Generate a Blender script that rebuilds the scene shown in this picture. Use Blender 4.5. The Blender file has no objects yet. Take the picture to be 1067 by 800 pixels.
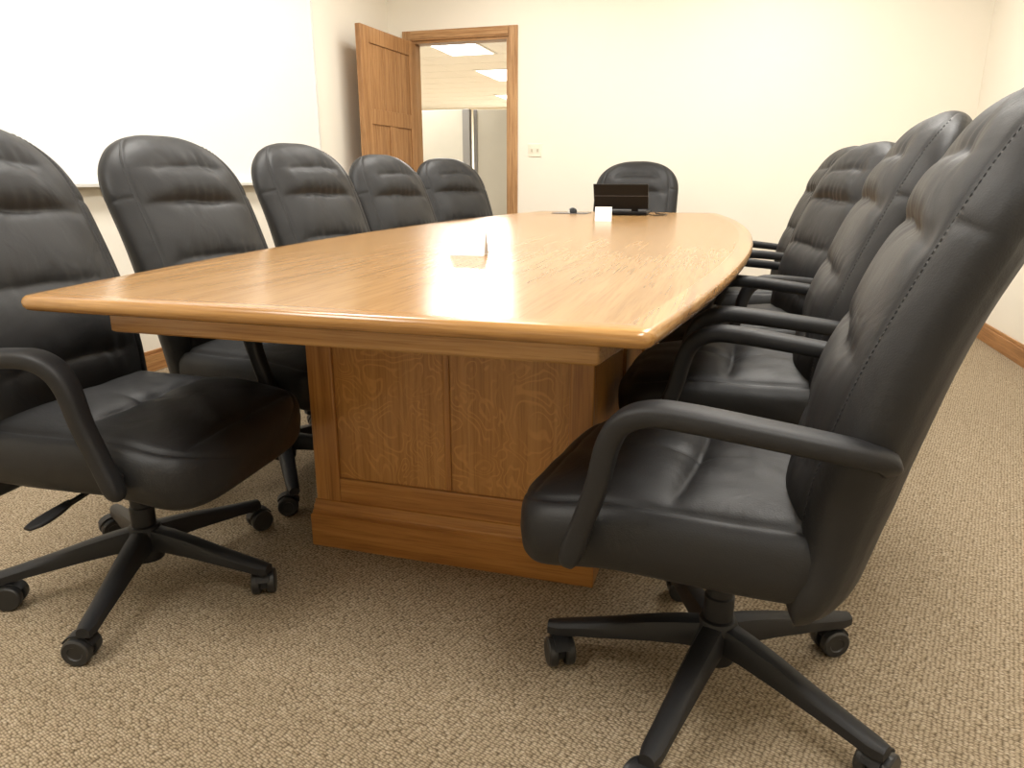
import bpy, math, random
from math import sin, cos, pi, radians, sqrt, exp
from mathutils import Vector, Matrix
random.seed(7)
S = bpy.context.scene
COL = S.collection
try:
    S.view_settings.view_transform = 'Standard'
    S.view_settings.look = 'None'
except Exception as e:
    print(e)

# ------------------------------------------------------------ materials
def new_mat(name):
    m = bpy.data.materials.new(name); m.use_nodes = True
    nt = m.node_tree; b = nt.nodes['Principled BSDF']
    return m, nt, b
def N(nt, t, **k):
    n = nt.nodes.new(t)
    for a, v in k.items(): setattr(n, a, v)
    return n
def ramp(nt, stops):
    r = N(nt, 'ShaderNodeValToRGB'); e = r.color_ramp.elements
    while len(e) < len(stops): e.new(0.5)
    for i, (p, c) in enumerate(stops):
        e[i].position = p; e[i].color = (*c, 1)
    return r
def coords(nt, scale=(1, 1, 1), rot=(0, 0, 0)):
    tc = N(nt, 'ShaderNodeTexCoord'); mp = N(nt, 'ShaderNodeMapping')
    mp.inputs['Scale'].default_value = scale; mp.inputs['Rotation'].default_value = rot
    nt.links.new(tc.outputs['Object'], mp.inputs['Vector']); return mp
def noise(nt, mp, scale, detail=4, rough=.5, dist=0):
    n = N(nt, 'ShaderNodeTexNoise'); n.inputs['Scale'].default_value = scale
    n.inputs['Detail'].default_value = detail; n.inputs['Roughness'].default_value = rough
    n.inputs['Distortion'].default_value = dist
    nt.links.new(mp.outputs[0], n.inputs['Vector']); return n
def mix(nt, a, b, f, mode='MIX'):
    m = N(nt, 'ShaderNodeMixRGB', blend_type=mode)
    for k, v in (('Color1', a), ('Color2', b), ('Fac', f)):
        if hasattr(v, 'links'): nt.links.new(v, m.inputs[k])
        elif k == 'Fac': m.inputs[k].default_value = v
        else: m.inputs[k].default_value = (*v, 1)
    return m.outputs[0]
def bump(nt, b, h, strength, dist, prev=None):
    bp = N(nt, 'ShaderNodeBump'); bp.inputs['Strength'].default_value = strength
    bp.inputs['Distance'].default_value = dist
    nt.links.new(h, bp.inputs['Height'])
    if prev: nt.links.new(prev.outputs[0], bp.inputs['Normal'])
    nt.links.new(bp.outputs[0], b.inputs['Normal']); return bp
def mth(nt, op, a, v=None):
    n = N(nt, 'ShaderNodeMath', operation=op); nt.links.new(a, n.inputs[0])
    if v is not None: n.inputs[1].default_value = v
    return n.outputs[0]

def plain(name, col, rough=.5, metal=0, var=.04, spec=.5):
    m, nt, b = new_mat(name)
    mp = coords(nt); n = noise(nt, mp, 3.0, 3)
    r = ramp(nt, [(0.3, [c*(1-var) for c in col]), (0.7, [min(1, c*(1+var)) for c in col])])
    nt.links.new(n.outputs[0], r.inputs[0]); nt.links.new(r.outputs[0], b.inputs['Base Color'])
    b.inputs['Roughness'].default_value = rough; b.inputs['Metallic'].default_value = metal
    b.inputs['Specular IOR Level'].default_value = spec
    return m

def wood(name, light, mid, dark, axis='Y', rough=.3, fleck=0, coat=0.0, gscale=1.0, hi=34, spec=.5, grain=.6):
    """oak: streaks running along axis"""
    m, nt, b = new_mat(name)
    lo = 1.3*gscale; hi = hi*gscale
    sc = {'X': (lo, hi, hi), 'Y': (hi, lo, hi), 'Z': (hi, hi, lo)}[axis]
    mp = coords(nt, sc)
    n1 = noise(nt, mp, 1.0, 6, .62, .7)
    r1 = ramp(nt, [(.33, dark), (.5, mid), (.66, light)])
    nt.links.new(n1.outputs[0], r1.inputs[0])
    mpf = coords(nt, tuple(v*(5.5 if v > 10 else 5) for v in sc))
    n2 = noise(nt, mpf, 1.0, 3, .6)
    r2 = ramp(nt, [(.38, (.50, .42, .33)), (.5, (1, 1, 1))])
    nt.links.new(n2.outputs[0], r2.inputs[0])
    c = mix(nt, r1.outputs[0], r2.outputs[0], grain, 'MULTIPLY')
    mb = coords(nt, (1.3, 1.3, 1.3)); n3 = noise(nt, mb, 1.5, 2)
    r3 = ramp(nt, [(.3, (.88, .86, .83)), (.7, (1, 1, 1))]); nt.links.new(n3.outputs[0], r3.inputs[0])
    c = mix(nt, c, r3.outputs[0], .8, 'MULTIPLY')
    if fleck:
        fs = {'X': (5, 12, 12), 'Y': (12, 5, 12), 'Z': (9, 9, 7)}[axis]
        mf = coords(nt, fs, (0, .7, 0)); nf = noise(nt, mf, 1.0, 2, .45, .6)
        s = mth(nt, 'SINE', mth(nt, 'MULTIPLY', nf.outputs[0], 115))
        rf = ramp(nt, [(.40, (0, 0, 0)), (.95, (1, 1, 1))])
        nt.links.new(s, rf.inputs[0])
        mz = coords(nt, (14, 14, 9)); nz = noise(nt, mz, 1, 3)
        rz = ramp(nt, [(.36, (0, 0, 0)), (.54, (1, 1, 1))]); nt.links.new(nz.outputs[0], rz.inputs[0])
        fm = mix(nt, rf.outputs[0], rz.outputs[0], 1.0, 'MULTIPLY')
        fm2 = mix(nt, (0, 0, 0), fm, fleck)
        c = mix(nt, c, tuple(min(1, v*1.35) for v in light), fm2)
    nt.links.new(c, b.inputs['Base Color'])
    b.inputs['Roughness'].default_value = rough; b.inputs['Specular IOR Level'].default_value = spec
    if coat:
        b.inputs['Coat Weight'].default_value = coat; b.inputs['Coat Roughness'].default_value = .12
    bump(nt, b, r2.outputs[0], .10, .0005)
    return m

M_TOP = wood('oak_top', (.42, .25, .105), (.385, .222, .087), (.335, .185, .066), 'Y', .24, .03, 0, 1, 30, .36, .26)
M_EDGE = wood('oak_edge', (.51, .29, .105), (.42, .222, .070), (.30, .145, .040), 'Y', .25, 0, .3, grain=.4)
M_EDGEX = wood('oak_edge_cross', (.51, .29, .105), (.42, .222, .070), (.30, .145, .040), 'X', .25, 0, .3, grain=.4)
M_PANEL = wood('oak_panel', (.48, .24, .066), (.43, .203, .050), (.37, .166, .038), 'Z', .33, .42, .2, grain=.35)
M_STILE = wood('oak_stile', (.48, .232, .062), (.41, .182, .043), (.31, .127, .028), 'Z', .33, 0, .2, grain=.4)
M_RAIL = wood('oak_rail', (.48, .232, .062), (.41, .182, .043), (.31, .127, .028), 'X', .33, 0, .2, grain=.4)
M_DOOR = wood('oak_door', (.50, .28, .12), (.41, .21, .082), (.29, .14, .05), 'Z', .4)
M_TRIM = wood('oak_trim', (.56, .34, .16), (.47, .26, .11), (.33, .165, .06), 'Z', .4)
M_TRIMY = wood('oak_trim_long', (.50, .28, .11), (.42, .20, .07), (.29, .13, .04), 'Y', .4)
M_TRIMX = wood('oak_trim_cross', (.56, .34, .16), (.47, .26, .11), (.33, .165, .06), 'X', .4)

def leather():
    m, nt, b = new_mat('black_leather')
    mp = coords(nt)
    v = N(nt, 'ShaderNodeTexVoronoi'); v.inputs['Scale'].default_value = 380
    nt.links.new(mp.outputs[0], v.inputs['Vector'])
    n = noise(nt, mp, 9, 3, .5, 1.0)
    n2 = noise(nt, mp, 5, 2)
    r = ramp(nt, [(.3, (.0095, .0095, .010)), (.7, (.015, .015, .0155))])
    nt.links.new(n2.outputs[0], r.inputs[0]); nt.links.new(r.outputs[0], b.inputs['Base Color'])
    rr = ramp(nt, [(.3, (.46,)*3), (.7, (.56,)*3)]); nt.links.new(n.outputs[0], rr.inputs[0])
    nt.links.new(rr.outputs[0], b.inputs['Roughness'])
    p = bump(nt, b, v.outputs['Distance'], .18, .001)
    bump(nt, b, n.outputs[0], .35, .008, p)
    b.inputs['Specular IOR Level'].default_value = .38
    return m
M_LEA = leather()
def plastic():
    m, nt, b = new_mat('black_plastic')
    mp = coords(nt); n = noise(nt, mp, 500, 2)
    r = ramp(nt, [(.3, (.010, .010, .011)), (.7, (.014, .014, .015))])
    nt.links.new(n.outputs[0], r.inputs[0]); nt.links.new(r.outputs[0], b.inputs['Base Color'])
    b.inputs['Roughness'].default_value = .52; b.inputs['Specular IOR Level'].default_value = .36
    bump(nt, b, n.outputs[0], .25, .0006)
    return m
M_PLA = plastic()
M_WHEEL = plain('caster_rubber', (.018, .018, .018), .35)
M_THREAD = plain('black_thread', (.03, .03, .032), .6)
M_CHROME = plain('steel', (.5, .5, .5), .25, 1)

def wall_mat(name, col):
    m, nt, b = new_mat(name)
    mp = coords(nt); n = noise(nt, mp, 2, 3)
    r = ramp(nt, [(.3, [c*.985 for c in col]), (.7, col)])
    nt.links.new(n.outputs[0], r.inputs[0]); nt.links.new(r.outputs[0], b.inputs['Base Color'])
    b.inputs['Roughness'].default_value = .75
    n2 = noise(nt, mp, 160, 3); bump(nt, b, n2.outputs[0], .15, .001)
    return m
M_WALL = wall_mat('cream_paint', (.87, .82, .715))
M_CEIL = wall_mat('ceiling_tile', (.82, .81, .78))
M_HWALL = wall_mat('hall_paint', (.78, .73, .62))
M_FABRIC = plain('partition_fabric', (.50, .47, .40), .9)
M_DARKTRIM = plain('partition_trim', (.22, .21, .20), .5)

def carpet():
    m, nt, b = new_mat('loop_carpet')
    mp = coords(nt, (1, 1, 1), (0, 0, .30))
    nd = noise(nt, mp, 20, 3)
    add = N(nt, 'ShaderNodeVectorMath', operation='MULTIPLY_ADD')
    nt.links.new(nd.outputs['Color'], add.inputs[0]); add.inputs[1].default_value = (.009, .009, 0)
    nt.links.new(mp.outputs[0], add.inputs[2])
    sq = N(nt, 'ShaderNodeMapping'); sq.inputs['Scale'].default_value = (1, 1.75, 1)
    nt.links.new(add.outputs[0], sq.inputs['Vector'])
    v = N(nt, 'ShaderNodeTexVoronoi'); v.inputs['Scale'].default_value = 118
    v.inputs['Randomness'].default_value = .5; v.voronoi_dimensions = '2D'
    nt.links.new(sq.outputs[0], v.inputs['Vector'])
    sx = N(nt, 'ShaderNodeSeparateColor'); nt.links.new(v.outputs['Color'], sx.inputs[0])
    r = ramp(nt, [(.0, (.31, .24, .155)), (.2, (.40, .318, .215)), (.8, (.45, .362, .25)), (1, (.53, .44, .32))])
    nt.links.new(sx.outputs[0], r.inputs[0])
    rd = ramp(nt, [(.22, (1, 1, 1)), (.68, (.22, .19, .155))]); nt.links.new(v.outputs['Distance'], rd.inputs[0])
    c = mix(nt, r.outputs[0], rd.outputs[0], .85, 'MULTIPLY')
    nb = noise(nt, mp, 1.6, 3); rb = ramp(nt, [(.3, (.95,)*3), (.7, (1,)*3)]); nt.links.new(nb.outputs[0], rb.inputs[0])
    c = mix(nt, c, rb.outputs[0], 1, 'MULTIPLY')
    nt.links.new(c, b.inputs['Base Color']); b.inputs['Roughness'].default_value = .95
    b.inputs['Specular IOR Level'].default_value = .1
    inv = N(nt, 'ShaderNodeMath', operation='SUBTRACT'); inv.inputs[0].default_value = 1
    nt.links.new(v.outputs['Distance'], inv.inputs[1])
    bump(nt, b, inv.outputs[0], .7, .004)
    return m
M_CARPET = carpet()
M_WB = plain('whiteboard_surface', (.90, .895, .87), .18, 0, .01)
M_ALU = plain('aluminium', (.75, .74, .70), .4, .3)
M_PAPER = plain('white_card', (.99, .99, .99), .6, 0, .005)
M_IVORY = plain('ivory_plastic', (.85, .80, .66), .4)
M_IVORY2 = plain('ivory_toggle', (.60, .55, .44), .4)
M_BLK = plain('device_black', (.008, .008, .009), .3, 0, .04, .25)
M_GREY = plain('device_grey', (.10, .10, .105), .35)
def emit(name, col, st):
    m, nt, b = new_mat(name)
    b.inputs['Base Color'].default_value = (.9, .9, .9, 1)
    mp = coords(nt); n = noise(nt, mp, 200, 2)
    r = ramp(nt, [(.3, [c*.95 for c in col]), (.7, col)]); nt.links.new(n.outputs[0], r.inputs[0])
    nt.links.new(r.outputs[0], b.inputs['Emission Color']); b.inputs['Emission Strength'].default_value = st
    return m
M_LIGHT = emit('light_lens', (1, .98, .94), 4.0)

# ------------------------------------------------------------ mesh helper
class MB:
    def __init__(s): s.v = []; s.f = []; s.mi = []
    def add(s, vs, fs, mi=0):
        o = len(s.v); s.v += [tuple(p) for p in vs]
        s.f += [tuple(i+o for i in f) for f in fs]; s.mi += [mi]*len(fs)
    def box(s, a, b, mi=0):
        x0, y0, z0 = a; x1, y1, z1 = b
        s.add([(x0,y0,z0),(x1,y0,z0),(x1,y1,z0),(x0,y1,z0),(x0,y0,z1),(x1,y0,z1),(x1,y1,z1),(x0,y1,z1)],
              [(0,3,2,1),(4,5,6,7),(0,1,5,4),(1,2,6,5),(2,3,7,6),(3,0,4,7)], mi)
    def loft(s, rings, cap=True, closed=True, mi=0):
        n = len(rings[0]); vs = [p for r in rings for p in r]; fs = []
        for i in range(len(rings)-1):
            for j in range(n if closed else n-1):
                k = (j+1) % n
                fs.append((i*n+j, i*n+k, (i+1)*n+k, (i+1)*n+j))
        if cap:
            fs.append(tuple(reversed(range(n)))); fs.append(tuple(range((len(rings)-1)*n, len(rings)*n)))
        s.add(vs, fs, mi)
    def lathe(s, prof, c, axis='Z', n=24, mi=0, mat=None):
        rings = []
        for r, h in prof:
            ring = []
            for k in range(n):
                a = 2*pi*k/n
                p = {'Z': (r*cos(a), r*sin(a), h), 'X': (h, r*cos(a), r*sin(a)), 'Y': (r*sin(a), h, r*cos(a))}[axis]
                p = Vector(p)
                if mat: p = mat @ p
                ring.append(p+Vector(c))
            rings.append(ring)
        s.loft(rings, mi=mi)
    def obj(s, name, mats, smooth=True, bevel=0, parent=None, kind=None, angle=40):
        me = bpy.data.meshes.new(name); me.from_pydata(s.v, [], s.f)
        for m in (mats if isinstance(mats, (list, tuple)) else [mats]): me.materials.append(m)
        for p, mi in zip(me.polygons, s.mi): p.material_index = mi
        me.update()
        import bmesh
        bm = bmesh.new(); bm.from_mesh(me); bmesh.ops.recalc_face_normals(bm, faces=bm.faces)
        bm.to_mesh(me); bm.free()
        if smooth:
            me.shade_smooth()
            try: me.set_sharp_from_angle(angle=radians(angle))
            except Exception: pass
        o = bpy.data.objects.new(name, me); COL.objects.link(o)
        if bevel:
            md = o.modifiers.new('bevel', 'BEVEL'); md.width = bevel; md.segments = 2; md.limit_method = 'ANGLE'
        if parent: o.parent = parent
        if kind: o['kind'] = kind
        return o
def sweep(mb, pts, n=16, sub=6, p=.6, side=Vector((0, 1, 0)), mi=0):
    Q = [pts[0]]+list(pts)+[pts[-1]]
    out = []
    for i in range(1, len(Q)-2):
        for k in range(sub):
            t = k/sub
            out.append([.5*((2*Q[i][d])+(-Q[i-1][d]+Q[i+1][d])*t+(2*Q[i-1][d]-5*Q[i][d]+4*Q[i+1][d]-Q[i+2][d])*t*t
                        +(-Q[i-1][d]+3*Q[i][d]-3*Q[i+1][d]+Q[i+2][d])*t**3) for d in range(5)])
    out.append(list(pts[-1]))
    rings = []
    for i, q in enumerate(out):
        a = Vector(out[max(0, i-1)][:3]); b = Vector(out[min(len(out)-1, i+1)][:3])
        T = (b-a).normalized(); S_ = (side-T*side.dot(T)).normalized(); U = T.cross(S_)
        ring = []
        for k in range(n):
            an = 2*pi*k/n; c, s_ = cos(an), sin(an)
            ring.append(Vector(q[:3])+S_*q[3]*math.copysign(abs(c)**p, c)+U*q[4]*math.copysign(abs(s_)**p, s_))
        rings.append(ring)
    mb.loft(rings, mi=mi)

def empty(name, loc=(0, 0, 0), rz=0):
    e = bpy.data.objects.new(name, None); e.empty_display_size = .1
    e.location = loc; e.rotation_euler = (0, 0, rz); COL.objects.link(e); return e
def tag(o, label, cat, group=None):
    o['label'] = label; o['category'] = cat
    if group: o['group'] = group
def boxpart(name, a, b, mat, parent, bevel=.003):
    m = MB(); m.box(a, b); return m.obj(name, mat, smooth=False, bevel=bevel, parent=parent)

# ------------------------------------------------------------ room
XL, XR, YB, YF, ZC = -2.83, 1.56, 5.96, -2.2, 2.70
HX0, HX1, HY1, HZ = -7.0, 1.56, 15.6, 2.44
def simple(name, a, b, mat, bevel=0):
    m = MB(); m.box(a, b); return m.obj(name, mat, smooth=False, bevel=bevel, kind='structure')
simple('floor', (XL-.1, YF-.1, -.05), (XR+.1, YB+.06, 0), M_CARPET)
simple('floor_hall', (HX0, YB+.06, -.05), (HX1, HY1, 0), M_CARPET)
simple('ceiling', (XL, YF, ZC), (XR, YB, ZC+.05), M_CEIL)
simple('wall_left', (XL-.1, YF-.1, 0), (XL, YB+.12, ZC+.05), M_WALL)
simple('wall_right', (XR, YF-.1, 0), (XR+.1, YB+.12, ZC+.05), M_WALL)
simple('wall_front', (XL, YF-.1, 0), (XR, YF, ZC+.05), M_WALL)
DX0, DX1, DH = -2.625, -1.79, 2.05
m = MB()
m.box((XL, YB, 0), (DX0, YB+.12, ZC+.05)); m.box((DX1, YB, 0), (XR, YB+.12, ZC+.05)); m.box((DX0, YB, DH), (DX1, YB+.12, ZC+.05))
m.obj('wall_back', M_WALL, smooth=False, kind='structure')
m = MB(); cw = .075
m.box((DX1, YB-.02, 0), (DX1+cw, YB, DH+cw)); m.box((DX1+.012, YB-.027, 0), (DX1+cw-.02, YB-.02, DH+cw-.02))
m.box((DX0-cw, YB-.02, 0), (DX0, YB, DH+cw)); m.box((DX1-.02, YB-.005, 0), (DX1, YB+.125, DH)); m.box((DX0, YB, 0), (DX0+.02, YB+.125, DH))
m.box((DX0, YB-.02, DH), (DX1, YB, DH+cw), 1); m.box((DX0, YB-.027, DH+.012), (DX1, YB-.02, DH+cw-.02), 1); m.box((DX0+.02, YB-.005, DH-.02), (DX1-.02, YB+.125, DH), 1)
m.obj('trim_1', [M_TRIM, M_TRIMX], smooth=False, bevel=.003, kind='structure')
def baseboard(name, a, b, mat, ax):
    m = MB(); m.box(a, b)
    if ax == 'L': m.box((a[0], a[1], b[2]), (b[0]-.007, b[1], b[2]+.02))
    elif ax == 'R': m.box((a[0]+.007, a[1], b[2]), (b[0], b[1], b[2]+.02))
    else: m.box((a[0], a[1]+.007, b[2]), (b[0], b[1], b[2]+.02))
    m.obj(name, mat, smooth=False, bevel=.003, kind='structure')
baseboard('baseboard_left', (XL, YF, 0), (XL+.016, YB, .09), M_TRIMY, 'L')
baseboard('baseboard_right', (XR-.016, YF, 0), (XR, YB, .09), M_TRIMY, 'R')
baseboard('baseboard_back', (DX1+cw, YB-.016, 0), (XR-.016, YB, .09), M_TRIMX, 'B')

# door leaf, open a little past 90 deg into the room
de = empty('door_1', (DX0+.05, YB-.03, 0)); de['kind'] = 'structure'
de.rotation_euler = (0, 0, radians(-3.5))
LW, LT, LH = .86, .042, 2.03
m = MB(); x0, x1 = -LT, 0; st, mid = .115, .09
m.box((x0, -st, .01), (x1, 0, LH)); m.box((x0, -LW, .01), (x1, -LW+st, LH))
for a, b in [(.01, .22), (1.36, 1.47), (1.92, LH)]: m.box((x0, -LW+st, a), (x1, -st, b))
yc = -LW/2
m.box((x0, yc-mid/2, .22), (x1, yc+mid/2, 1.36))
m.obj('door_frame', M_DOOR, smooth=False, bevel=.004, parent=de)
m = MB()
for (a, b, cols) in ((.22, 1.36, ((-LW+.115, -LW/2-.045), (-LW/2+.045, -.115))), (1.47, 1.92, ((-LW+.115, -.115),))):
    for (y0, y1) in cols:
        n = 3 if len(cols) == 1 else 1; w = (y1-y0)/n
        for k in range(n):
            m.box((-LT+.010, y0+k*w+.004, a), (-.010, y0+(k+1)*w-.004, b))
        m.box((-LT+.016, y0, a), (-.016, y1, b))
m.obj('door_inset_panel', M_DOOR, smooth=False, bevel=.002, parent=de)
m = MB()
for sx in (1, -1):
    bx = 0 if sx > 0 else -LT
    m.lathe([(.026, bx), (.026, bx+sx*.006), (.011, bx+sx*.008), (.011, bx+sx*.03), (.022, bx+sx*.036), (.028, bx+sx*.048), (.024, bx+sx*.06), (.004, bx+sx*.066)], (0, -LW+.06, .96), 'X')
m.obj('door_knob', M_CHROME, parent=de)

# hall beyond
simple('wall_hall_far', (HX0, HY1, 0), (HX1, HY1+.1, HZ), M_HWALL)
simple('wall_hall_left', (HX0-.1, YB+.12, 0), (HX0, HY1, HZ), M_HWALL)
simple('wall_hall_right', (HX1, YB+.12, 0), (HX1+.1, HY1, HZ), M_HWALL)
m = MB(); m.box((HX0, YB+.12, 0), (XL-.1, YB+.13, HZ)); m.obj('wall_hall_near', M_HWALL, smooth=False, kind='structure')
m = MB(); m.box((HX0, YB+.12, HZ), (HX1, HY1, HZ+.05))
m.obj('ceiling_hall', M_CEIL, smooth=False, kind='structure')
m = MB()
for i in range(1, 14): m.box((HX0+i*.61, YB+.13, HZ-.002), (HX0+i*.61+.015, HY1, HZ))
for i in range(1, 16): m.box((HX0, YB+.13+i*.61, HZ-.0025), (HX1, YB+.145+i*.61, HZ))
m.obj('trim_2', M_CEIL, smooth=False, kind='structure')
def partition(loc, rz, w, h, label, pw=.035):
    e = empty('cubicle_partition', loc, rz); tag(e, label, 'partition', 'office cubicle partitions')
    m = MB(); m.box((.035, -.025, .08), (w-pw, .025, h)); m.obj('fabric_panel', M_FABRIC, smooth=False, bevel=.004, parent=e)
    m = MB(); m.box((0, -.035, 0), (.035, .035, h)); m.box((w-pw, -.035, 0), (w, .035, h)); m.box((0, -.035, 0), (w, .035, .08))
    m.obj('partition_frame', M_DARKTRIM, smooth=False, bevel=.003, parent=e)
partition((-4.27, 7.5, 0), 0, 1.60, 1.66, 'tall beige fabric cubicle partition with grey end post', .08)
partition((-2.655, 7.56, 0), radians(14), 1.5, 1.66, 'tall beige fabric cubicle partition with grey end post', .035)

def ceiling_light(x, y, z, w, l, energy, label='recessed fluorescent ceiling light with white lens'):
    e = empty('ceiling_light', (x, y, z)); tag(e, label, 'ceiling light', 'recessed fluorescent lights')
    m = MB(); f = .03
    m.box((-w/2, -l/2, -.012), (-w/2+f, l/2, 0)); m.box((w/2-f, -l/2, -.012), (w/2, l/2, 0))
    m.box((-w/2+f, -l/2, -.012), (w/2-f, -l/2+f, 0)); m.box((-w/2+f, l/2-f, -.012), (w/2-f, l/2, 0))
    m.obj('light_frame', M_CEIL, smooth=False, parent=e)
    m = MB(); m.box((-w/2+f, -l/2+f, -.006), (w/2-f, l/2-f, 0)); m.obj('light_lens', M_LIGHT, smooth=False, parent=e)
    if energy:
        L = bpy.data.lights.new('lamp', 'AREA'); L.shape = 'RECTANGLE'; L.size = w; L.size_y = l; L.energy = energy
        L.color = (1, .968, .905)
        lo = bpy.data.objects.new('lamp', L); lo.location = (0, 0, -.02); COL.objects.link(lo); lo.parent = e
for (x, y, en) in ((-1.75, .2, 38), (.45, .2, 39), (-1.75, 2.4, 34), (.45, 2.4, 34), (-1.55, 4.5, 26), (.25, 4.5, 33)):
    ceiling_light(x, y, ZC, .6, 1.2, en)
ceiling_light(-3.3, 6.85, HZ, .6, 1.2, 40)  # added lamp, hidden behind the door header, to brighten the partition fronts
ceiling_light(-3.18, 8.5, HZ, .6, 1.2, 125); ceiling_light(-3.33, 10.9, HZ, .6, 1.2, 240); ceiling_light(-4.0, 13.9, HZ, .6, 1.2, 260)

# whiteboard
wb = empty('whiteboard', (XL, 0, 0)); tag(wb, 'large glossy whiteboard with thin aluminium frame and marker tray', 'whiteboard')
w0, w1, wz0, wz1 = 1.1, 4.74, .945, 2.30
m = MB(); m.box((0.002, w0, wz0), (.014, w1, wz1)); m.obj('board_surface', M_WB, smooth=False, parent=wb)
m = MB()
m.box((.002, w0-.012, wz0-.018), (.022, w1+.012, wz0)); m.box((.002, w0-.012, wz1), (.022, w1+.012, wz1+.018))
m.box((.002, w0-.012, wz0), (.022, w0, wz1)); m.box((.002, w1, wz0), (.022, w1+.012, wz1))
m.obj('board_frame', M_ALU, smooth=False, bevel=.002, parent=wb)
m = MB(); m.box((.022, w0+.2, wz0-.016), (.075, w1-.5, wz0-.010)); m.box((.072, w0+.2, wz0-.016), (.077, w1-.5, wz0-.002)); m.obj('marker_tray', M_ALU, smooth=False, parent=wb)

# light switch
ls = empty('light_switch', (-1.57, YB, 1.19)); tag(ls, 'ivory double light switch plate on cream wall', 'light switch')
m = MB(); m.box((-.055, -.007, -.05), (.055, 0, .05)); m.obj('switch_plate', M_IVORY, smooth=False, bevel=.003, parent=ls)
for x in (-.024, .024): boxpart('switch_toggle', (x-.006, -.018, -.012), (x+.006, -.006, .012), M_IVORY2, ls, .002)

# ------------------------------------------------------------ table
TX, TY0, TY1, TZ = -.668, 1.0, 4.90, .756
TYC, TH = (TY0+TY1)/2, (TY1-TY0)/2
WE, WM = .576, .752
def hw(y): return WM-(WM-WE)*((y-TYC)/TH)**2
def outline(ins=0):
    R = max(.005, .024-ins*.8)
    raw = []; n = 28
    for k in range(n+1):
        y = TY0+ins+(TY1-TY0-2*ins)*k/n; raw.append((TX+hw(y)-ins, y))
    for k in range(n+1):
        y = TY1-ins-(TY1-TY0-2*ins)*k/n; raw.append((TX-hw(y)+ins, y))
    L = len(raw); out = []
    for i in range(L):
        p = Vector(raw[i]); a = Vector(raw[i-1]); b = Vector(raw[(i+1) % L])
        if i in (0, n, n+1, L-1):
            d1 = (a-p).normalized(); d2 = (b-p).normalized()
            for k in range(7):
                t = k/6; out.append((p+d1*R)*(1-t)**2+p*2*t*(1-t)+(p+d2*R)*t*t)
        else: out.append(p)
    return out
def lay(ins, z): return [(p.x, p.y, z) for p in outline(ins)]
tb = empty('conference_table', (0, 0, 0)); tag(tb, 'long boat-shaped glossy oak conference table with panelled pedestal', 'table')
m = MB(); m.loft([lay(.05, TZ-.03), lay(.05, TZ)]); m.obj('tabletop', M_TOP, smooth=True, angle=30, parent=tb)
m = MB()
prof = [(.05, TZ), (.014, TZ), (.008, TZ-.0012), (.003, TZ-.005), (0, TZ-.012), (.0015, TZ-.020), (.006, TZ-.026), (.014, TZ-.029), (.12, TZ-.030)]
m.loft([lay(i, z) for i, z in prof], cap=False)
o = m.obj('edge_moulding', [M_EDGE, M_EDGEX], angle=60, parent=tb)
for p in o.data.polygons:
    if p.center.y < TY0+.051 or p.center.y > TY1-.051: p.material_index = 1
m = MB(); m.loft([lay(.105, TZ-.030), lay(.105, TZ-.036), lay(.112, TZ-.040), lay(.112, TZ-.080), lay(.116, TZ-.084), lay(.16, TZ-.084)], cap=True)
o = m.obj('apron', [M_EDGE, M_EDGEX], angle=30, parent=tb)
for p in o.data.polygons:
    if p.center.y < TY0+.2 or p.center.y > TY1-.2: p.material_index = 1
PX0, PX1, PY0, PY1 = -1.012, -.268, 1.565, 4.30
ZT = TZ-.084
st = .072; sr = .058; rl = .03
for (ya, yb) in ((PY0, PY0+.022), (PY1-.022, PY1)):
    boxpart('pedestal_stile', (PX0, ya, .0), (PX0+st, yb, ZT), M_STILE, tb, .004); boxpart('pedestal_stile', (PX1-sr, ya, .0), (PX1, yb, ZT), M_STILE, tb, .004)
    c = (PX0+st+PX1-sr)/2; boxpart('pedestal_stile', (c-.009, ya+.004, .20), (c+.009, yb-.004, ZT-rl), M_STILE, tb, .004)
    boxpart('pedestal_rail', (PX0+st, ya+.0005, ZT-rl), (PX1-sr, yb-.0005, ZT), M_RAIL, tb)
    boxpart('pedestal_rail', (PX0+st, ya+.0005, .0), (PX1-sr, yb-.0005, .20), M_RAIL, tb)
ns = 5
for (xa, xb) in ((PX0, PX0+.022), (PX1-.022, PX1)):
    for k in range(ns+1):
        y = PY0+.022+(PY1-PY0-.044-.06)*k/ns; boxpart('pedestal_stile', (xa, y, 0), (xb, y+.06, ZT), M_STILE, tb, .004)
    boxpart('pedestal_rail', (xa+.0005, PY0+.022, ZT-rl), (xb-.0005, PY1-.022, ZT), M_RAIL, tb)
    boxpart('pedestal_rail', (xa+.0005, PY0+.022, 0), (xb-.0005, PY1-.022, .20), M_RAIL, tb)
m = MB(); m.box((PX0+.010, PY0+.010, .02), (PX1-.010, PY1-.010, ZT-.002)); m.obj('pedestal_panel', M_PANEL, smooth=False, parent=tb)
m = MB()
def rect(i, z): return [(PX0-i, PY0-i, z), (PX1+i, PY0-i, z), (PX1+i, PY1+i, z), (PX0-i, PY1+i, z)]
m.loft([rect(.012, 0), rect(.014, .004), rect(.014, .092), rect(.009, .097), rect(.009, .104), rect(.0065, .108), rect(.0065, .116), rect(.003, .128), rect(.003, .134), rect(-.004, .137)])
m.obj('plinth', M_RAIL, smooth=True, angle=20, parent=tb)

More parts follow.
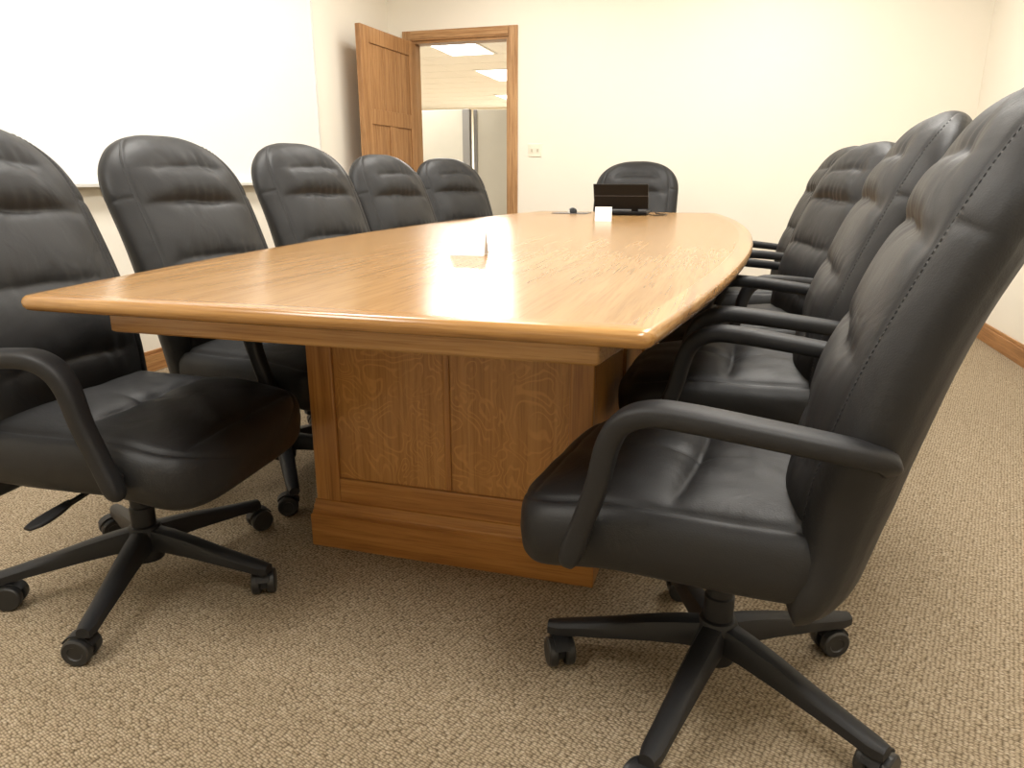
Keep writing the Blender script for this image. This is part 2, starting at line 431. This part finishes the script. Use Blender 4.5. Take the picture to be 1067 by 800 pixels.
# ------------------------------------------------------------ chair meshes
def sstep(a, b, x):
    t = max(0, min(1, (x-a)/(b-a))); return t*t*(3-2*t)
def arch(z, z0, z1, e=2.4, p=.5):
    if z <= z0: return 1.0
    return max(0.0, 1-((z-z0)/(z1-z0))**e)**p
BZ0, BZ1 = .318, 1.088
def g(x, s): return exp(-(x/s)**2)
def cr_(x, s, e=.0015): return exp(-(sqrt(x*x+e*e)-e)/s)
WING = .004
def back_geo(z):
    zz = z-.40; xc = -.170-.085*zz-.36*zz*zz; dm = -.085-.72*zz
    if z < .46: xc += 1.6*(.46-z)**2; dm -= 3.2*(.46-z)
    nl = sqrt(1+dm*dm)
    w = (.270+.016*sstep(.42, .70, z))*arch(z, .885, BZ1, 2.4, .42)*(arch(-z, -.40, -BZ0+.010, 2.4, .4)*.25+.75)
    th = .132+.018*sstep(.42, .54, z)*(1-sstep(.6, .85, z))
    th *= arch(z, .93, BZ1, 2.4, .5)*arch(-z, -.41, -BZ0, 2.4, .5)
    w = max(w, .004); th = max(th, .004)
    return xc, 1/nl, -dm/nl, w, th
def fr(s): return max(0, 1-abs(s)**3.4)**.5
def seam_y(w): return .226*min(1, w/.286)**.9
def back_mesh():
    m = MB(); NR, NF, NB = 190, 120, 36; rings = []
    TK = ((.552, .009, 1.0), (.712, .007, 1.0), (.872, .013, 1.0), (.968, .008, .74))
    bd = [.38, .552, .712, .872, .968, 1.12]; am = [.009, .007, .006, .011, .004]
    for i in range(NR+1):
        t = i/NR; tt = .5*t+.5*(1-cos(pi*t))/2
        z = BZ0+.0005+(BZ1-BZ0-.001)*tt
        xc, nx, nz, w, th = back_geo(z)
        yi = seam_y(w)
        edgez = arch(z, .99, BZ1, 2, .5)*arch(-z, -.42, -BZ0, 2, .5)
        ring = []
        for k in range(NF+1):
            s = -1+2*k/NF; s = .7*s+.3*sin(s*pi/2)
            y = w*s; ay = abs(y)
            n = th/2*fr(s)+WING*s*s*edgez
            D = 0
            q = min(1, ay/yi); side = (1-q**2.6)
            for j in range(5):
                if bd[j] <= z < bd[j+1]:
                    tau = (z-bd[j])/(bd[j+1]-bd[j]); D += am[j]*(max(0, 1-abs(2*tau-1)**2.0))*side
            D += .006*side
            for zb, dep, ext in TK:
                zc = zb+.005*sin(y*13+zb*40)+.002*sin(y*41+zb*90)-.014*q*q
                sd = max(0, 1-(q/ext)**3)
                D -= dep*cr_(z-zc, .014, .004)*sd
                D += .0026*sin(60*y+4*sin(23*y+zb*30)+zb*9)*exp(-((z-zc)/.030)**2)*sd*(.25+.75*q)
                D += .0014*sin(110*y+5*sin(17*y+zb*50))*exp(-((z-zc-.018)/.022)**2)*sd
            D += .0020*sin(27*z+6*sin(7*y+z*5)+11*y)*(1-q**4)*sstep(.4, .5, z)
            D -= .0038*cr_(ay-yi, .0035)*sstep(.36, .41, z)
            D -= .0045*cr_(z-.892-.03*(ay-yi), .005)*sstep(yi, yi+.012, ay)
            D *= edgez
            n += D
            ring.append((xc+nx*n, y, z+nz*n))
        for k in range(1, NB):
            s = 1-2*k/NB; s = .6*s+.4*sin(s*pi/2)
            n = -th/2*max(0, 1-abs(s)**3.0)**.5+WING*s*s*edgez
            n += .0045*cr_(z-.900, .006)*max(0, 1-abs(s)**8) + .004*g(abs(s)-.93, .018)*edgez
            ring.append((xc+nx*n, w*s, z+nz*n))
        rings.append(ring)
    m.loft(rings); return m
def stitch_mesh():
    m = MB()
    for sg in (-1, 1):
        z = .47
        while z < 1.05:
            pts = []
            for zq in (z, z+.0042):
                xc, nx, nz, w, th = back_geo(zq)
                yi = seam_y(w)+.0085
                s = min(.999, yi/w); edgez = arch(zq, .99, BZ1, 2, .5)
                n = th/2*fr(s)+WING*s*s*edgez+.0004
                pts.append(Vector((xc+nx*n, sg*yi, zq+nz*n)))
            a, b = pts; d = (b-a).normalized(); u = Vector((0, 1, 0)); v = d.cross(u).normalized()
            r = .0009
            m.loft([[p+u*r*cx+v*r*cy for cx, cy in ((1, 0), (0, 1), (-1, 0), (0, -1))] for p in (a, b)])
            z += .0075
    return m
def seat_mesh():
    m = MB(); NR, NF, NB = 110, 100, 28; rings = []
    x0, x1 = -.175, .350
    for i in range(NR+1):
        t = i/NR; tt = .4*t+.6*(1-cos(pi*t))/2; x = x0+.0005+(x1-x0-.001)*tt
        w = .268*(arch(x, .235, x1+.004, 3, .45))*(.88+.12*arch(-x, .10, -x0, 2.2, .5))
        w = max(w, .004)
        hh = .074*arch(x, .265, x1, 2.5, .47)*arch(-x, .12, -x0+.001, 2.4, .5); hh = max(hh, .002)
        zc = .403-.026*sstep(.12, .35, x)+.006*sstep(.0, -.2, x)
        ring = []
        for k in range(NF+1):
            s = -1+2*k/NF; s = .6*s+.4*sin(s*pi/2); y = w*s; ay = abs(y)
            n = hh*max(0, 1-abs(s)**8)**.38; D = 0; yi = .232*min(1, w/.268)
            fade = arch(x, .30, x1, 2, .5)*arch(-x, .13, -x0, 2, .5)
            D -= .006*cr_(ay-yi, .0045)
            q = min(1, ay/yi); side = max(0, 1-q**2.2)
            if x < .305:
                a, b = (-.2, .055) if x < .055 else (.055, .305)
                tau = (x-a)/(b-a); D += .012*max(0, 1-abs(2*tau-1)**2.2)*side
            D -= .012*cr_(x-.055-.01*q*q, .013, .003)*(1-q**3)
            D += .0026*sin(52*y+3*sin(27*y))*exp(-abs(x-.055)/.028)*side*(.3+.7*q)
            D -= .005*cr_(x-.300, .0045)*(1-q**10)
            D -= .010*cr_(y, .012)*exp(-((x-.055)/.06)**2)
            D += .0014*sin(38*x+5*sin(9*y)+14*y)*side
            ring.append((x, y, zc+n+D*fade))
        for k in range(1, NB):
            s = 1-2*k/NB; s = .5*s+.5*sin(s*pi/2)
            n = -hh*max(0, 1-abs(s)**6)**.4
            ring.append((x, w*s, zc+n))
        rings.append(ring)
    m.loft(rings); return m
def arm_mesh(sg):
    m = MB()
    sweep(m, [(-.225, sg*.262, .596, .014, .015), (-.212, sg*.280, .612, .020, .016), (-.16, sg*.294, .623, .026, .0165), (-.05, sg*.300, .635, .029, .017),
              (.03, sg*.302, .642, .029, .0175), (.085, sg*.302, .642, .028, .0175), (.125, sg*.301, .624, .025, .018), (.147, sg*.299, .586, .022, .018),
              (.162, sg*.297, .52, .020, .0175), (.184, sg*.293, .45, .019, .0175), (.200, sg*.290, .40, .019, .018), (.206, sg*.289, .380, .017, .016), (.208, sg*.288, .368, .010, .010)],
          n=20, sub=6, p=.62)
    m.lathe([(.013, sg*.24), (.013, sg*.30)], (.196, 0, .405), 'Y', 16)
    return m
def base_mesh():
    m = MB()
    m.lathe([(.020, .060), (.036, .064), (.040, .085), (.041, .135), (.034, .152), (.026, .156)], (0, 0, 0), n=28)
    st = [(.025, .148, .052, .025), (.07, .142, .046, .0245), (.13, .130, .040, .023), (.20, .113, .033, .021), (.265, .099, .028, .019), (.31, .090, .026, .018), (.332, .086, .022, .013)]
    for j in range(5):
        a = 2*pi*j/5; R = Matrix.Rotation(a, 3, 'Z'); rings = []
        for r, zt, h, w in st:
            sec = [(-w, zt-h), (w, zt-h), (w, zt-h*.35), (w*.72, zt-.003), (w*.3, zt), (-w*.3, zt), (-w*.72, zt-.003), (-w, zt-h*.35)]
            rings.append([R @ Vector((r, y, z)) for y, z in sec])
        m.loft(rings)
    return m
def caster_mesh():
    m = MB(); r = .030
    m.lathe([(.008, .05), (.008, .085)], (0, 0, 0), n=12)
    for s in (-1, 1):
        c = s*.0175
        m.lathe([(.008, c-.010), (r-.004, c-.010), (r-.0005, c-.007), (r, c), (r-.0005, c+.007), (r-.004, c+.010), (.016, c+.0095), (.014, c+.007*s), (.004, c+.006*s)], (.018, 0, r), 'Y', 28, mi=1)
    rings = []
    for k in range(13):
        a = radians(20+130*k/12); ro, ri = r+.005, r+.0015
        c, s_ = cos(a), sin(a)
        rings.append([(.018-ro*c, -.015, r+ro*s_), (.018-ro*c, .015, r+ro*s_), (.018-ri*c, .015, r+ri*s_), (.018-ri*c, -.015, r+ri*s_)])
    m.loft(rings)
    m.box((-.004, -.0065, .02), (.034, .0065, .055))
    return m
def column_mesh():
    m = MB()
    m.lathe([(.028, .148), (.028, .20), (.0245, .203), (.0245, .25), (.020, .253), (.020, .33)], (0, 0, 0), n=24)
    return m
def mech_mesh():
    m = MB()
    m.box((-.13, -.075, .300), (.13, .075, .335)); m.box((-.18, -.045, .304), (-.12, .045, .336))
    return m
def lever_mesh():
    m = MB()
    sweep(m, [(.02, -.07, .316, .005, .005), (.02, -.15, .313, .005, .005), (.01, -.215, .303, .006, .006)], n=10, side=Vector((1, 0, 0)))
    sweep(m, [(.01, -.205, .306, .008, .005), (.004, -.235, .298, .015, .006), (-.004, -.275, .290, .018, .005), (-.008, -.30, .287, .010, .003)], n=14, side=Vector((1, 0, 0)))
    return m

proto = empty('office_chair')
pb = base_mesh().obj('base', M_PLA, parent=proto, angle=35)
parts = [
    back_mesh().obj('backrest', M_LEA, parent=proto, angle=80),
    stitch_mesh().obj('stitching', M_THREAD, parent=proto, smooth=False),
    seat_mesh().obj('seat', M_LEA, parent=proto, angle=80),
    arm_mesh(1).obj('armrest', M_PLA, parent=proto, angle=70),
    arm_mesh(-1).obj('armrest', M_PLA, parent=proto, angle=70),
    column_mesh().obj('gas_column', M_PLA, parent=proto),
    mech_mesh().obj('tilt_mechanism', M_PLA, parent=proto, smooth=False, bevel=.006),
    lever_mesh().obj('tilt_lever', M_PLA, parent=proto),
]
parts[1]['kind'] = 'stuff'
cm = caster_mesh().obj('caster', [M_PLA, M_WHEEL], parent=pb, angle=35)
casters = [cm]
for j in range(1, 5):
    c = cm.copy(); COL.objects.link(c); c.parent = pb; casters.append(c)
cr = [random.uniform(0, 2*pi) for _ in range(5)]
for j, c in enumerate(casters):
    a = 2*pi*j/5; c.location = (.312*cos(a), .312*sin(a), 0); c.rotation_euler = (0, 0, cr[j])

def place(root, base, x, y, face, basedeg):
    root.location = (x, y, 0); root.rotation_euler = (0, 0, radians(face))
    base.rotation_euler = (0, 0, radians(basedeg-face))
chairs = [
    (.035, 1.275, 173, 181, 0, 'black leather high-back office chair pulled out at table corner'),
    (-1.315, 1.28, 4, 3, 0, 'black leather high-back office chair beside the near table corner'),
    (-1.378, 1.96, -3, 20, .0, 'black leather high-back office chair beside the oak table'),
    (-1.375, 2.66, -9, 20, .010, 'black leather high-back office chair beside the oak table'),
    (-1.37, 3.40, -12, 30, -.010, 'black leather high-back office chair beside the oak table'),
    (-1.395, 4.22, -24, 10, -.004, 'black leather high-back office chair near the open door'),
    (.09, 2.02, 178, 200, .018, 'black leather high-back office chair beside the oak table'),
    (.12, 2.85, 196, 200, -.004, 'black leather high-back office chair turned slightly beside the table'),
    (.12, 3.60, 188, 210, .010, 'black leather high-back office chair beside the oak table'),
    (-.645, 4.90, -90, 250, -.01, 'black leather high-back office chair at the head of the table'),
]
for i, (x, y, fa, ba, dz, lab) in enumerate(chairs):
    if i == 0:
        root, nb = proto, pb; ups = parts
    else:
        root = proto.copy(); COL.objects.link(root)
        nb = pb.copy(); COL.objects.link(nb); nb.parent = root; ups = []
        for p in parts:
            q = p.copy(); COL.objects.link(q); q.parent = root; ups.append(q)
        for c in casters:
            q = c.copy(); COL.objects.link(q); q.parent = nb
    for q in ups:
        if q.name.split('.')[0] != 'gas_column': q.location = (0, 0, dz)
    place(root, nb, x, y, fa, ba)
    tag(root, lab, 'chair', 'black leather office chairs')

# ------------------------------------------------------------ things on the table
def tent(x, y, rz, w, h, d, label):
    m = MB()
    for sg in (-1, 1):
        pr = [(sg*d/2, 0), (0, h), (0, h-.003), (sg*(d/2-.0025), 0)]
        m.loft([[(-w/2, a, b) for a, b in pr], [(w/2, a, b) for a, b in pr]])
    o = m.obj('tent_card', M_PAPER, smooth=False); o.location = (x, y, TZ+.0005); o.rotation_euler = (0, 0, rz)
    tag(o, label, 'tent card', 'folded white cards on the table')
tent(-.70, 1.94, radians(6), .098, .074, .06, 'folded white blank tent card standing on the oak table')
tent(-.63, 3.78, radians(8), .085, .07, .06, 'small folded white card in front of the black laptop')

lp = empty('laptop', (-.63, 4.52, TZ), radians(180)); tag(lp, 'small black laptop with raised lid on the table', 'laptop')
m = MB(); m.box((-.15, -.11, .006), (.15, .11, .024)); m.obj('laptop_base', M_BLK, smooth=False, bevel=.005, parent=lp)
for x in (-.13, .13):
    for y in (-.09, .09):
        m = MB(); m.lathe([(.009, 0.0005), (.009, .007)], (x, y, 0), n=12); m.obj('rubber_foot', M_WHEEL, parent=lp)
lid = empty('laptop_lid'); lid.parent = lp; lid.location = (0, .100, .022); lid.rotation_euler = (radians(-24), 0, 0)
m = MB(); m.box((-.16, -.005, .02), (.16, .005, .172)); m.box((-.16, .005, .100), (.16, .0062, .103), 1)
m.box((-.10, -.004, -.004), (-.06, .004, .03)); m.box((.06, -.004, -.004), (.10, .004, .03))
m.obj('lid_shell', [M_BLK, M_GREY], smooth=False, bevel=.003, parent=lid)
m = MB(); m.box((-.15, -.0065, .03), (.15, -.005, .165)); m.obj('screen', M_GREY, smooth=False, parent=lid)
m = MB(); m.box((-.13, -.07, .024), (.13, .06, .027)); m.obj('keyboard', M_GREY, smooth=False, bevel=.001, parent=lp)
m = MB()
zc_ = TZ+.0045
sweep(m, [(-.47, 4.45, zc_, .003, .003), (-.43, 4.38, zc_, .003, .003), (-.38, 4.40, zc_, .003, .003), (-.37, 4.50, zc_, .003, .003), (-.43, 4.60, zc_, .003, .003), (-.46, 4.75, zc_, .003, .003)], n=8, sub=8, side=Vector((0, 0, 1)), p=1)
o = m.obj('power_cable', M_BLK); tag(o, 'thin black power cable looped beside the laptop', 'cable')
m = MB(); m.box((-.11, -.09, 0), (.11, .09, .003)); o = m.obj('mouse_pad', M_GREY, smooth=False, bevel=.001); o.location = (-.97, 4.60, TZ+.0005)
tag(o, 'thin dark mouse pad on the oak table', 'mouse pad')
ms = empty('computer_mouse', (-.96, 4.58, TZ+.0038), radians(20)); tag(ms, 'small black and silver computer mouse on its pad', 'mouse')
m = MB(); rings = []
for i in range(13):
    t = i/12; y = -.052+.104*t; e = max(.05, sqrt(max(0, 1-(2*t-1)**2))); e2 = e**.6
    rings.append([(.031*e2*cos(a), y, max(0, sin(a))*.034*e**.8*(1.1-.3*t)) for a in [2*pi*k/20 for k in range(20)]])
m.loft(rings)
for i in range(len(m.f)):
    f = m.f[i]
    if len(f) == 4 and abs(sum(m.v[j][0] for j in f)/4) > .022: m.mi[i] = 1
m.obj('mouse_body', [M_BLK, M_ALU], parent=ms)
m = MB(); m.lathe([(.006, -.004), (.009, -.002), (.009, .002), (.006, .004)], (0, .022, .027), 'X', 16); m.obj('scroll_wheel', M_ALU, parent=ms)

# ------------------------------------------------------------ world + camera
w = bpy.data.worlds.new('world'); S.world = w; w.use_nodes = True
w.node_tree.nodes['Background'].inputs[0].default_value = (1, .95, .88, 1)
w.node_tree.nodes['Background'].inputs[1].default_value = .3
cam = bpy.data.cameras.new('camera'); co = bpy.data.objects.new('camera', cam); COL.objects.link(co)
cam.sensor_width = 36; cam.lens = 25.37; cam.clip_start = .02
co.location = (0, 0, .96); co.rotation_euler = (radians(90-15.8), 0, radians(16.5))
S.camera = co
